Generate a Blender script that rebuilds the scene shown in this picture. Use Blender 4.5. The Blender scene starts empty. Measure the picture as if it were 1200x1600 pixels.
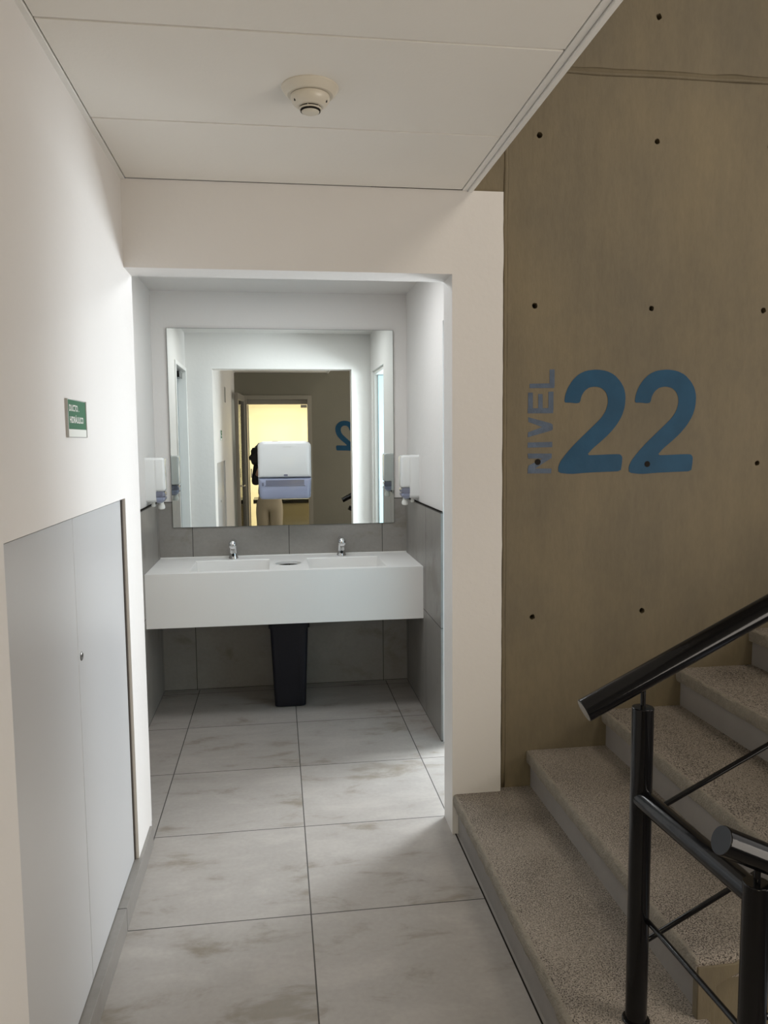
import bpy, bmesh, math, random
from mathutils import Vector, Matrix, noise
from mathutils.geometry import tessellate_polygon
random.seed(7)
C = bpy.context.scene.collection
PI = math.pi

# ------------------------------------------------------------------ camera
cam_d = bpy.data.cameras.new('camera'); cam = bpy.data.objects.new('camera', cam_d); C.objects.link(cam)
bpy.context.scene.camera = cam
yaw, pitch, roll, FPX = -0.1366, 0.0921, -0.0087, 1209.7
cy, sy, cp, sp, cr, sr = math.cos(yaw), math.sin(yaw), math.cos(pitch), math.sin(pitch), math.cos(roll), math.sin(roll)
fwd = Vector((-sy, cy, 0)); right = Vector((cy, sy, 0)); up = Vector((0, 0, 1))
f2 = cp*fwd - sp*up; u2 = cp*up + sp*fwd
r3 = cr*right + sr*u2; u3 = -sr*right + cr*u2
cam.matrix_world = Matrix(((r3.x, u3.x, -f2.x, -0.0813), (r3.y, u3.y, -f2.y, -4.2693), (r3.z, u3.z, -f2.z, 1.5776), (0, 0, 0, 1)))
cam_d.sensor_fit = 'VERTICAL'; cam_d.sensor_height = 24.0; cam_d.lens = FPX/1600*24.0
cam_d.clip_start = 0.02; cam_d.clip_end = 100

# ------------------------------------------------------------------ world, lights, exposure
w = bpy.data.worlds.new('world'); bpy.context.scene.world = w; w.use_nodes = True
w.node_tree.nodes['Background'].inputs[0].default_value = (0.80, 0.86, 0.95, 1)
w.node_tree.nodes['Background'].inputs[1].default_value = 0.35
vs = bpy.context.scene.view_settings
vs.view_transform = 'Standard'; vs.look = 'None'; vs.gamma = 1; vs.use_curve_mapping = False; vs.exposure = 0.0

def area(name, loc, target, sx, sz, power, col, spread=PI):
    d = bpy.data.lights.new(name, 'AREA'); d.shape = 'RECTANGLE'; d.size = sx; d.size_y = sz
    d.energy = power; d.color = col; d.spread = spread
    o = bpy.data.objects.new(name, d); C.objects.link(o); o.location = loc
    o.rotation_euler = (Vector(target)-Vector(loc)).to_track_quat('-Z', 'Y').to_euler()
    return o
# daylight of the washroom window beyond the right doorway
area('washroom_window_daylight', (2.05, 0.03, 1.50), (0.0, -0.72, 0.1), 0.6, 1.2, 126, (0.86, 0.94, 1.0))
# ceiling lamp of the washroom niche
area('washroom_ceiling_lamp', (-0.05, -0.38, 2.485), (-0.05, -0.38, 0), 0.9, 0.4, 13, (0.95, 0.98, 1.0))
# added low fill near the rear wall, aimed up at the corridor ceiling
area('rear_low_fill', (2.4, -4.95, 1.1), (-0.3, -3.0, 3.0), 2.8, 1.8, 82, (1.0, 0.91, 0.81))
# added ambient fill from the right of the stairwell, source unseen
area('stairwell_side_fill', (3.7, -3.4, 2.4), (0.0, -2.6, 1.6), 2.2, 2.0, 12, (1.0, 0.92, 0.84))
# added overhead fill for the stairs and concrete wall, no known fixture
area('stairwell_top_fill', (2.3, -3.6, 4.1), (2.0, -2.2, 0.5), 1.2, 1.2, 34, (1.0, 0.91, 0.78))
# lamps of the warm office behind the glass door
area('office_lamp', (0.1, -6.5, 2.42), (0.1, -6.5, 0), 1.4, 1.4, 95, (1.0, 0.87, 0.64))

# ------------------------------------------------------------------ materials
def mat(name, col, rough=.6, metal=0.0, bump=0.0, bscale=40, var=0.0, vscale=3, spec=.5, detail=6, trans=0.0, coat=0.0):
    m = bpy.data.materials.new(name); m.use_nodes = True; nt = m.node_tree; n = nt.nodes; l = nt.links
    b = n['Principled BSDF']; b.inputs['Base Color'].default_value = (*col, 1); b.inputs['Roughness'].default_value = rough
    b.inputs['Metallic'].default_value = metal; b.inputs['Specular IOR Level'].default_value = spec
    b.inputs['Transmission Weight'].default_value = trans; b.inputs['Coat Weight'].default_value = coat
    tc = n.new('ShaderNodeTexCoord')
    if var:
        t = n.new('ShaderNodeTexNoise'); t.inputs['Scale'].default_value = vscale; t.inputs['Detail'].default_value = detail
        l.new(tc.outputs['Object'], t.inputs['Vector'])
        r = n.new('ShaderNodeMapRange'); r.inputs[1].default_value = .3; r.inputs[2].default_value = .7
        r.inputs[3].default_value = 1-var; r.inputs[4].default_value = 1+var
        l.new(t.outputs['Fac'], r.inputs[0])
        x = n.new('ShaderNodeVectorMath'); x.operation = 'SCALE'; x.inputs[0].default_value = col
        l.new(r.outputs[0], x.inputs['Scale']); l.new(x.outputs[0], b.inputs['Base Color'])
    if bump:
        t = n.new('ShaderNodeTexNoise'); t.inputs['Scale'].default_value = bscale; t.inputs['Detail'].default_value = 5
        l.new(tc.outputs['Object'], t.inputs['Vector'])
        bp = n.new('ShaderNodeBump'); bp.inputs['Strength'].default_value = bump; bp.inputs['Distance'].default_value = .01
        l.new(t.outputs['Fac'], bp.inputs['Height']); l.new(bp.outputs[0], b.inputs['Normal'])
    return m

def tile_mat(name, col, axes, offs, rough, stain, size=.6, grout=(.06, .055, .05), gw=.0022, bands=False):
    """large format porcelain: world-space grid of joints plus cloudy mottling"""
    m = bpy.data.materials.new(name); m.use_nodes = True; nt = m.node_tree; n = nt.nodes; l = nt.links
    b = n['Principled BSDF']; b.inputs['Roughness'].default_value = rough
    geo = n.new('ShaderNodeNewGeometry'); sep = n.new('ShaderNodeSeparateXYZ'); l.new(geo.outputs['Position'], sep.inputs[0])
    def mth(op, a, bb=None):
        q = n.new('ShaderNodeMath'); q.operation = op
        for i, v in enumerate((a, bb)):
            if v is None: continue
            if isinstance(v, (int, float)): q.inputs[i].default_value = v
            else: l.new(v, q.inputs[i])
        return q.outputs[0]
    masks = []; ids = []
    for ax, of in zip(axes, offs):
        s = sep.outputs['XYZ'.index(ax)]
        s = mth('SUBTRACT', s, of); dv = mth('DIVIDE', s, size)
        ids.append(mth('FLOOR', dv))
        fr = mth('FRACT', dv); d = mth('MINIMUM', fr, mth('SUBTRACT', 1.0, fr))
        masks.append(mth('LESS_THAN', mth('MULTIPLY', d, size), gw))
    g = mth('MAXIMUM', masks[0], masks[1])
    # every tile shifts the mottling pattern a little
    idv = n.new('ShaderNodeCombineXYZ'); l.new(ids[0], idv.inputs[0]); l.new(ids[1], idv.inputs[1])
    wn = n.new('ShaderNodeTexWhiteNoise'); wn.noise_dimensions = '3D'; l.new(idv.outputs[0], wn.inputs['Vector'])
    sc = n.new('ShaderNodeVectorMath'); sc.operation = 'SCALE'; sc.inputs['Scale'].default_value = 1.3; l.new(wn.outputs['Color'], sc.inputs[0])
    ad = n.new('ShaderNodeVectorMath'); ad.operation = 'ADD'; l.new(geo.outputs['Position'], ad.inputs[0]); l.new(sc.outputs[0], ad.inputs[1])
    st = n.new('ShaderNodeVectorMath'); st.operation = 'MULTIPLY'; st.inputs[1].default_value = (1.0, 2.2, 1.6) ; l.new(ad.outputs[0], st.inputs[0])
    n1 = n.new('ShaderNodeTexNoise'); n1.inputs['Scale'].default_value = 3.0; n1.inputs['Detail'].default_value = 8; n1.inputs['Roughness'].default_value = .62
    n1.inputs['Distortion'].default_value = .3
    l.new(st.outputs[0], n1.inputs['Vector'])
    n2 = n.new('ShaderNodeTexNoise'); n2.inputs['Scale'].default_value = 60; n2.inputs['Detail'].default_value = 4
    l.new(geo.outputs['Position'], n2.inputs['Vector'])
    cr_ = n.new('ShaderNodeValToRGB'); cr_.color_ramp.interpolation = 'EASE'
    e = cr_.color_ramp.elements
    e[0].position = .30; e[0].color = (col[0]*(1-stain), col[1]*(1-stain*1.12), col[2]*(1-stain*1.35), 1)
    e[1].position = .66; e[1].color = (col[0]*(1+stain*.35), col[1]*(1+stain*.35), col[2]*(1+stain*.35), 1)
    q = e.new(.47); q.color = (*col, 1)
    l.new(n1.outputs['Fac'], cr_.inputs[0])
    fine = n.new('ShaderNodeMapRange'); fine.inputs[1].default_value = .3; fine.inputs[2].default_value = .7; fine.inputs[3].default_value = .96; fine.inputs[4].default_value = 1.04
    l.new(n2.outputs['Fac'], fine.inputs[0])
    fm = n.new('ShaderNodeVectorMath'); fm.operation = 'SCALE'; l.new(cr_.outputs[0], fm.inputs[0]); l.new(fine.outputs[0], fm.inputs['Scale'])
    mx = n.new('ShaderNodeMix'); mx.data_type = 'RGBA'; l.new(g, mx.inputs[0]); l.new(fm.outputs[0], mx.inputs[6]); mx.inputs[7].default_value = (*grout, 1)
    l.new(mx.outputs[2], b.inputs['Base Color'])
    rr = mth('ADD', mth('MULTIPLY', g, .4), rough); l.new(rr, b.inputs['Roughness'])
    bp = n.new('ShaderNodeBump'); bp.invert = True; bp.inputs['Strength'].default_value = .4; bp.inputs['Distance'].default_value = .002
    l.new(g, bp.inputs['Height']); l.new(bp.outputs[0], b.inputs['Normal'])
    return m

def concrete_mat(name, col):
    m = bpy.data.materials.new(name); m.use_nodes = True; nt = m.node_tree; n = nt.nodes; l = nt.links
    b = n['Principled BSDF']; b.inputs['Roughness'].default_value = .62; b.inputs['Specular IOR Level'].default_value = .35
    geo = n.new('ShaderNodeNewGeometry')
    def nz(scale, vec, det, rgh=.6):
        mu = n.new('ShaderNodeVectorMath'); mu.operation = 'MULTIPLY'; mu.inputs[1].default_value = vec; l.new(geo.outputs['Position'], mu.inputs[0])
        t = n.new('ShaderNodeTexNoise'); t.inputs['Scale'].default_value = scale; t.inputs['Detail'].default_value = det; t.inputs['Roughness'].default_value = rgh
        l.new(mu.outputs[0], t.inputs['Vector']); return t.outputs['Fac']
    a = nz(1.6, (1, 1, .7), 7); s = nz(14, (1, 1, .12), 6); f = nz(70, (1, 1, .35), 5)
    def mr(x, lo, hi, f0=.3, f1=.7):
        q = n.new('ShaderNodeMapRange'); q.inputs[1].default_value = f0; q.inputs[2].default_value = f1; q.inputs[3].default_value = lo; q.inputs[4].default_value = hi; l.new(x, q.inputs[0]); return q.outputs[0]
    def mul(x, y):
        q = n.new('ShaderNodeMath'); q.operation = 'MULTIPLY'; l.new(x, q.inputs[0]); l.new(y, q.inputs[1]); return q.outputs[0]
    v = mul(mul(mr(a, .84, 1.14), mr(s, .94, 1.06)), mr(f, .95, 1.05))
    # warm / cool drift
    mx = n.new('ShaderNodeMix'); mx.data_type = 'RGBA'; l.new(mr(a, 0, 1), mx.inputs[0])
    mx.inputs[6].default_value = (col[0]*.96, col[1]*.98, col[2]*1.04, 1); mx.inputs[7].default_value = (col[0]*1.05, col[1]*1.02, col[2]*.95, 1)
    sc = n.new('ShaderNodeVectorMath'); sc.operation = 'SCALE'; l.new(mx.outputs[2], sc.inputs[0]); l.new(v, sc.inputs['Scale'])
    l.new(sc.outputs[0], b.inputs['Base Color'])
    bp = n.new('ShaderNodeBump'); bp.inputs['Strength'].default_value = .35; bp.inputs['Distance'].default_value = .004
    ad = n.new('ShaderNodeMath'); ad.operation = 'ADD'; l.new(s, ad.inputs[0]); l.new(f, ad.inputs[1]); l.new(ad.outputs[0], bp.inputs['Height'])
    l.new(bp.outputs[0], b.inputs['Normal'])
    return m

def aggregate_mat(name, col, dark):
    """washed aggregate concrete with small dark pits"""
    m = bpy.data.materials.new(name); m.use_nodes = True; nt = m.node_tree; n = nt.nodes; l = nt.links
    b = n['Principled BSDF']; b.inputs['Roughness'].default_value = .8
    geo = n.new('ShaderNodeNewGeometry')
    vo = n.new('ShaderNodeTexNoise'); vo.inputs['Scale'].default_value = 260; vo.inputs['Detail'].default_value = 3; vo.inputs['Roughness'].default_value = .55; l.new(geo.outputs['Position'], vo.inputs['Vector'])
    n1 = n.new('ShaderNodeTexNoise'); n1.inputs['Scale'].default_value = 4; n1.inputs['Detail'].default_value = 5; l.new(geo.outputs['Position'], n1.inputs['Vector'])
    n2 = n.new('ShaderNodeTexNoise'); n2.inputs['Scale'].default_value = 220; n2.inputs['Detail'].default_value = 2; l.new(geo.outputs['Position'], n2.inputs['Vector'])
    # pits denser where the big noise is high
    th = n.new('ShaderNodeMapRange'); th.inputs[1].default_value = .35; th.inputs[2].default_value = .65; th.inputs[3].default_value = .405; th.inputs[4].default_value = .475; l.new(n1.outputs['Fac'], th.inputs[0])
    lt = n.new('ShaderNodeMath'); lt.operation = 'SUBTRACT'; l.new(th.outputs[0], lt.inputs[0]); l.new(vo.outputs['Fac'], lt.inputs[1])
    k = n.new('ShaderNodeMapRange'); k.inputs[1].default_value = -.03; k.inputs[2].default_value = .03; k.inputs[3].default_value = 0; k.inputs[4].default_value = 1; l.new(lt.outputs[0], k.inputs[0])
    mr = n.new('ShaderNodeMapRange'); mr.inputs[1].default_value = .3; mr.inputs[2].default_value = .7; mr.inputs[3].default_value = .68; mr.inputs[4].default_value = 1.32; l.new(n2.outputs['Fac'], mr.inputs[0])
    sc = n.new('ShaderNodeVectorMath'); sc.operation = 'SCALE'; sc.inputs[0].default_value = col; l.new(mr.outputs[0], sc.inputs['Scale'])
    mx = n.new('ShaderNodeMix'); mx.data_type = 'RGBA'; l.new(k.outputs[0], mx.inputs[0]); l.new(sc.outputs[0], mx.inputs[6]); mx.inputs[7].default_value = (*dark, 1)
    l.new(mx.outputs[2], b.inputs['Base Color'])
    bp = n.new('ShaderNodeBump'); bp.invert = True; bp.inputs['Strength'].default_value = .6; bp.inputs['Distance'].default_value = .002
    l.new(k.outputs[0], bp.inputs['Height']); l.new(bp.outputs[0], b.inputs['Normal'])
    return m

M = dict(
    paint=mat('white_wall_paint', (.74, .715, .69), .55, bump=.12, bscale=30, var=.012, vscale=2),
    ceil=mat('ceiling_panel_cream', (.84, .815, .765), .5, bump=.05, bscale=90, var=.015, vscale=2),
    trimw=mat('white_trim', (.85, .84, .81), .4),
    gap=mat('dark_gap', (.025, .022, .02), 1.0, spec=0.0),
    laminate=mat('grey_white_laminate', (.52, .52, .525), .32, var=.01, vscale=2),
    conc=concrete_mat('olive_concrete', (.182, .151, .099)),
    rearpaint=mat('rear_wall_olive_grey_paint', (.24, .225, .18), .6, bump=.1, var=.03),
    floor=tile_mat('floor_porcelain_tile', (.33, .304, .28), 'XY', (0, 0), .42, .36),
    wtile=tile_mat('wall_porcelain_tile_xz', (.265, .248, .228), 'XZ', (-.015, .005), .38, .25),
    wtile2=tile_mat('wall_porcelain_tile_yz', (.25, .235, .215), 'YZ', (0.01, .005), .38, .25),
    skirt=tile_mat('skirting_tile', (.22, .205, .188), 'YX', (0, 5), .35, .12),
    vanity=mat('white_solid_surface', (.84, .83, .81), .4, var=.01),
    mirror=mat('mirror_silver', (.86, .90, .88), .0, metal=1.0),
    mirredge=mat('mirror_edge_glass', (.10, .13, .12), .2),
    chrome=mat('chrome', (.75, .75, .76), .08, metal=1.0),
    blackplastic=mat('black_plastic', (.010, .010, .015), .4, spec=.25),
    sensor=mat('black_sensor', (.005, .005, .005), .1),
    whiteplastic=mat('white_gloss_plastic', (.74, .75, .74), .16, coat=.3),
    bluegrey=mat('smoky_blue_plastic', (.30, .33, .45), .2, coat=.3),
    bluedark=mat('smoky_blue_window', (.17, .18, .24), .15, coat=.3),
    nozzle=mat('milky_nozzle_plastic', (.80, .80, .76), .35),
    creamplastic=mat('cream_detector_plastic', (.70, .65, .55), .3),
    rail=mat('black_gloss_enamel', (.005, .005, .006), .14, spec=.25, coat=.15, bump=.03, bscale=60),
    railend=mat('slate_grey_end_cap', (.035, .04, .05), .5, spec=.3),
    nosing=mat('worn_cement_nosing', (.275, .245, .20), .85, bump=.9, bscale=140, var=.12, vscale=40),
    frost=mat('frosted_pale_blue_glass', (.36, .50, .56), .3),
    darksteel=mat('dull_dark_steel', (.16, .15, .14), .35, metal=.8),
    tread=aggregate_mat('washed_aggregate', (.30, .262, .222), (.05, .04, .032)),
    riser=mat('smooth_grey_riser', (.265, .245, .228), .6, bump=.15, bscale=25, var=.06, vscale=6),
    blue=mat('petrol_blue_wall_paint', (.018, .075, .145), .5, spec=.2, bump=.3, bscale=25, var=.12, vscale=9),
    bluefaded=mat('faded_blue_stencil', (.068, .10, .155), .5, bump=.2, bscale=60, var=.18, vscale=30),
    green=mat('green_sign_face', (.035, .15, .07), .6, spec=.15, var=.05),
    clear=mat('sign_holder_grey', (.50, .50, .48), .2),
    letter=mat('white_lettering', (.80, .82, .78), .6, spec=.2),
    doorgrey=mat('slate_door', (.17, .21, .235), .4),
    framebeige=mat('aluminium_frame_beige', (.30, .275, .24), .35, metal=.2),
    framedark=mat('olive_frame', (.34, .315, .265), .4),
    office=mat('office_cream_wall', (.85, .80, .66), .7),
    officefloor=mat('office_floor', (.5, .42, .3), .5),
    desktop=mat('dark_granite', (.03, .02, .015), .3, var=.4, vscale=60),
    deskbody=mat('beige_desk_laminate', (.62, .5, .33), .5),
    gapshade=mat('brown_grey_gap_shade', (.10, .088, .078), .9, spec=.1),
    steel=mat('brushed_steel', (.45, .42, .38), .25, metal=1.0),
    skin=mat('skin', (.45, .26, .18), .5, var=.04, vscale=20),
    hair=mat('black_hair', (.008, .007, .006), .4, bump=.8, bscale=90),
    blacktop=mat('black_cotton', (.014, .014, .015), .85, bump=.3, bscale=150),
    khaki=mat('khaki_cloth', (.45, .38, .27), .85, bump=.3, bscale=150),
    shoe=mat('dark_shoe_leather', (.03, .025, .02), .4),
    eye=mat('eye_white', (.7, .68, .65), .2),
    phone=mat('phone_black_glass', (.01, .01, .012), .1),
    lip=mat('lip', (.33, .13, .11), .5),
)
gm = bpy.data.materials.new('clear_glass'); gm.use_nodes = True
nt = gm.node_tree; nn = nt.nodes; b_ = nn['Principled BSDF']; nn.remove(b_)
tr = nn.new('ShaderNodeBsdfTransparent'); tr.inputs[0].default_value = (.93, .96, .94, 1)
gl = nn.new('ShaderNodeBsdfGlossy'); gl.inputs['Roughness'].default_value = .01
fr = nn.new('ShaderNodeFresnel'); fr.inputs[0].default_value = 1.5
mxs = nn.new('ShaderNodeMixShader'); nt.links.new(fr.outputs[0], mxs.inputs[0]); nt.links.new(tr.outputs[0], mxs.inputs[1]); nt.links.new(gl.outputs[0], mxs.inputs[2])
nt.links.new(mxs.outputs[0], nn['Material Output'].inputs[0]); M['glass'] = gm

# ------------------------------------------------------------------ helpers
def box(bm, x0, x1, y0, y1, z0, z1):
    vs_ = [bm.verts.new((x, y, z)) for x in (x0, x1) for y in (y0, y1) for z in (z0, z1)]
    for f in ((0, 1, 3, 2), (4, 6, 7, 5), (0, 4, 5, 1), (2, 3, 7, 6), (0, 2, 6, 4), (1, 5, 7, 3)):
        bm.faces.new([vs_[i] for i in f])
    return bm
def B(*a):
    bm = bmesh.new()
    for q in (a if isinstance(a[0], (tuple, list)) else [a]): box(bm, *q)
    return bm
def obj(name, bm, m, parent=None, bevel=0.0, seg=2, smooth=False, world=True):
    bmesh.ops.recalc_face_normals(bm, faces=bm.faces)
    me = bpy.data.meshes.new(name); bm.to_mesh(me); bm.free()
    me.materials.append(M[m])
    o = bpy.data.objects.new(name, me); C.objects.link(o)
    if smooth:
        for p in me.polygons: p.use_smooth = True
        if smooth == 'auto':
            try: me.set_sharp_from_angle(angle=math.radians(35))
            except Exception: pass
    if parent is not None:
        o.parent = parent
        if world:
            o.matrix_parent_inverse = Matrix.Translation(-parent.location)   # meshes are modelled in world coordinates
    if bevel:
        bv = o.modifiers.new('bevel', 'BEVEL'); bv.width = bevel; bv.segments = seg; bv.limit_method = 'ANGLE'; bv.angle_limit = math.radians(40)
        if not smooth:
            for p in me.polygons: p.use_smooth = True
            try: me.set_sharp_from_angle(angle=math.radians(50))
            except Exception: pass
    return o
def thing(name, label, cat, loc=(0, 0, 0), group=None):
    o = bpy.data.objects.new(name, None); C.objects.link(o); o.location = loc; o.empty_display_size = .05
    o['label'] = label; o['category'] = cat
    if group: o['group'] = group
    return o
def tag(o, label, cat, group=None):
    o['label'] = label; o['category'] = cat
    if group: o['group'] = group
    return o
def struct(name, bm, m, **k):
    par = k.get('parent'); o = obj(name, bm, m, **k)
    if par is None: o['kind'] = 'structure'
    return o
def tube(bm, a, b, r, n=24, cap=True, r2=None):
    a = Vector(a); b = Vector(b); d = (b-a).normalized(); q = d.to_track_quat('Z', 'Y')
    r2 = r if r2 is None else r2; A_, B_ = [], []
    for i in range(n):
        t = 2*PI*i/n; v = q @ Vector((math.cos(t), math.sin(t), 0))
        A_.append(bm.verts.new(a+v*r)); B_.append(bm.verts.new(b+v*r2))
    for i in range(n): bm.faces.new((A_[i], A_[(i+1) % n], B_[(i+1) % n], B_[i]))
    if cap: bm.faces.new(A_[::-1]); bm.faces.new(B_)
    return bm
def lathe(bm, prof, c, n=48, axis='Z'):
    rings = []
    for r, z in prof:
        rings.append([bm.verts.new((c[0]+r*math.cos(2*PI*i/n), c[1]+r*math.sin(2*PI*i/n), c[2]+z)) for i in range(n)])
    for a, b in zip(rings, rings[1:]):
        for i in range(n): bm.faces.new((a[i], a[(i+1) % n], b[(i+1) % n], b[i]))
    bm.faces.new(rings[0][::-1]); bm.faces.new(rings[-1])
    return bm
def prism(bm, pts, f, d0, d1):
    """pts: 2D outline; f(u,v,d)->3D"""
    a = [bm.verts.new(f(u, v, d0)) for u, v in pts]; b = [bm.verts.new(f(u, v, d1)) for u, v in pts]
    n = len(pts); bm.faces.new(a[::-1]); bm.faces.new(b)
    for i in range(n): bm.faces.new((a[i], a[(i+1) % n], b[(i+1) % n], b[i]))
    return bm
def rrect(w_, h_, r, n=6):
    out = []
    for cx, cz, a0 in ((w_/2-r, h_/2-r, 0), (-w_/2+r, h_/2-r, 90), (-w_/2+r, -h_/2+r, 180), (w_/2-r, -h_/2+r, 270)):
        for i in range(n+1):
            t = math.radians(a0+90*i/n); out.append((cx+r*math.cos(t), cz+r*math.sin(t)))
    return out
def loft(bm, rings, cap=True):
    R = [[bm.verts.new(p) for p in r] for r in rings]; n = len(R[0])
    for a, b in zip(R, R[1:]):
        for i in range(n): bm.faces.new((a[i], a[(i+1) % n], b[(i+1) % n], b[i]))
    if cap: bm.faces.new(R[0][::-1]); bm.faces.new(R[-1])
    return bm

# ------------------------------------------------------------------ measured layout
XL, XR = -.606, .586            # corridor left wall, opening right jamb
YF, YI = -1.353, -1.204         # partition front and inner face
NXL, NXR, NYB = -.827, .753, .683   # washroom niche
ZC = 2.505; ZN = 2.498; ZS = 2.198
YR = -5.10                      # rear wall

# floor
struct('floor', B((-1.2, .600, YR-.12, NYB+.1, -.12, 0), (.600, 2.3, -1.203, NYB+.1, -.12, 0)), 'floor')
struct('floor', B(.600, .915, YR-.12, -3.13, -.12, 0), 'floor')
struct('trim_1', B((.5965, .601, -3.13, YF-.002, -.01, .002),), 'gap')

struct('trim_11', B(.6005, .613, -3.13, YF-.002, -.05, .001), 'riser')
# corridor left wall with the recess for the duct hatch (hatch y -2.70..-1.495, top 1.385)
HY0, HY1, HZ = -2.705, -1.492, 1.386
wl = B((-.85, XL, HY1, YF, .075, ZC+.1), (-.85, XL, HY0, HY1, HZ, ZC+.1), (-.85, XL, YR-.02, HY0, .075, ZC+.1), (-.85, XL-.045, HY0, HY1, .0, HZ), (-.85, XL-.012, YR-.02, YI, 0, .075))
struct('wall_left', wl, 'paint')
struct('baseboard_left', B(-.64, -.593, YR, YI-.05, 0, .078), 'skirt', bevel=.0015)
# partition front (lintel + right pier) around the opening
bm = bmesh.new()
edge = [(.784+.0022*noise.noise(Vector((0, z*9, 3)))+.0016*noise.noise(Vector((0, z*31, 8))), z) for z in [k*.0325 for k in range(78)]]
edge = [(.784, 0)] + [e for e in edge if 0 < e[1] < ZC-.006] + [(.784, ZC-.001)]
prism(bm, [(XR, 0)] + edge + [(-.85, ZC-.001), (-.85, .075), (XL, .075), (XL, ZS), (XR, ZS)], lambda u, v, d: (u, d, v), YF, YI)
struct('wall_front', bm, 'paint')
# upper wall over the corridor ceiling
struct('wall_upper', B((-.85, .645, YR, -1.325, ZC+.06, 4.3)), 'conc')
# niche walls, doorways in both side walls
LD0, LD1, LDZ = -1.19, -.467, 2.20
RD0, RD1, RDZ = -1.12, -.41, 2.17
struct('wall_back', B(NXL-.12, NXR+.12, NYB, NYB+.12, 0, ZN+.1), 'paint')
struct('wall_niche_left', B((NXL-.12, NXL, LD1, NYB, 0, ZN+.1), (NXL-.12, NXL, YI-.02, LD1, LDZ, ZN+.1), (NXL-.12, NXL, YI-.02, LD0, 0, LDZ), (-.85, XL-.001, YF, YI, 0, .076)), 'paint')
struct('wall_niche_right', B((NXR, NXR+.10, RD1, NYB, 0, ZN+.1), (NXR, NXR+.10, YI-.01, RD1, RDZ, ZN+.1), (NXR, NXR+.10, YI-.01, RD0, 0, RDZ)), 'paint')
struct('ceiling', B(NXL-.12, NXR+.12, YI-.001, NYB+.1, ZN, ZN+.06), 'paint')
# tile dado, 1.21 m high
DZ = 1.21
struct('wall_back_dado', B(NXL, NXR, NYB-.010, NYB+.01, 0, DZ), 'wtile')
struct('wall_left_dado', B(NXL-.001, NXL+.010, LD1+.001, NYB-.009, 0, DZ), 'wtile2')
struct('wall_right_dado', B(NXR-.010, NXR+.001, RD1+.001, NYB-.009, 0, DZ), 'wtile2')
struct('trim_2', B((NXL+.002, NXL+.0125, LD1, NYB-.009, DZ-.001, DZ+.004), (NXR-.0125, NXR-.002, RD1, NYB-.009, DZ-.001, DZ+.004)), 'gap')
# washroom beyond the right doorway
struct('wall_washroom', B((.853, 2.3, YI+.001, YI+.05, 0, ZN+.1), (2.22, 2.3, YI, NYB, 0, ZN+.1), (.853, 2.3, NYB-.02, NYB+.1, 0, ZN+.1)), 'paint')
struct('ceiling', B(.853, 2.3, YI, NYB+.1, ZN, ZN+.08), 'paint')
# doorway frames
def frame_y(name, x0, x1, y0, y1, z1, t, m):
    return struct(name, B((x0, x1, y0, y0+t, 0, z1), (x0, x1, y1-t, y1, 0, z1), (x0, x1, y0+t, y1-t, z1-t, z1)), m, bevel=.002)
frame_y('trim_3', NXR+.02, NXR+.112, RD0, RD1, RDZ, .03, 'trimw')
frame_y('trim_4', NXL-.122, NXL+.012, LD0, LD1, LDZ, .03, 'trimw')
d2 = struct('door_2', B(NXL-.10, NXL-.06, LD0+.031, LD1-.031, .006, LDZ-.031), 'doorgrey', bevel=.002)
hnd = tube(bmesh.new(), (NXL-.062, LD1-.09, 1.0), (NXL-.02, LD1-.09, 1.0), .009); tube(hnd, (NXL-.024, LD1-.10, 1.0), (NXL-.024, LD1-.20, 1.0), .008)
obj('door_handle', hnd, 'steel', d2, smooth='auto')
dc = tag(obj('door_closer', B((NXL-.058, NXL-.018, LD0+.06, LD0+.26, LDZ-.095, LDZ-.045), (NXL-.05, NXL-.03, LD0+.26, LD0+.42, LDZ-.075, LDZ-.06)), 'sensor', bevel=.004), 'small dark door closer above the slate washroom door seen in the mirror', 'door closer')
# open frosted washroom door leaf lying against the washroom wall
d3 = struct('door_3', B(.80, 1.50, RD0+.034, RD0+.068, .008, RDZ-.035), 'frost', bevel=.002)
hnd = tube(bmesh.new(), (1.43, RD0+.067, 1.0), (1.43, RD0+.11, 1.0), .009); tube(hnd, (1.44, RD0+.105, 1.0), (1.32, RD0+.105, 1.0), .008)
obj('door_handle', hnd, 'steel', d3, smooth='auto')

# corridor ceiling panels with open joints
cyj = [-1.353, -1.867, -2.398, -2.925, -3.452, -3.98, -4.51, YR]
for a, b in zip(cyj, cyj[1:]):
    struct('ceiling', B(-.588, .622, b+.004, a-.004, ZC, ZC+.02), 'ceil', bevel=.0012)
struct('ceiling', B(-.61, .64, YR, YF, ZC+.022, ZC+.06), 'gap')
struct('trim_5', B((XL-.002, -.591, YR, YF, ZC-.004, ZC+.02),), 'trimw', bevel=.001)
struct('trim_6', B((.625, .645, YR, YF+.002, ZC-.002, ZC+.06), (.6465, .663, YR, YF+.03, ZC-.008, ZC+.075)), 'trimw', bevel=.0015)

# ------------------------------------------------------------------ stairwell shell
CY = -1.323                                  # concrete wall face
bm = bmesh.new()
f_xz = lambda u, v, d: (u, d, v)
prism(bm, [(.808, -1.6), (4.1, -1.6), (4.1, 4.4), (.30, 4.4), (.30, 2.5), (.808, 2.5)], f_xz, CY, -1.206)
wallc = struct('wall_concrete', bm, 'conc')
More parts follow.
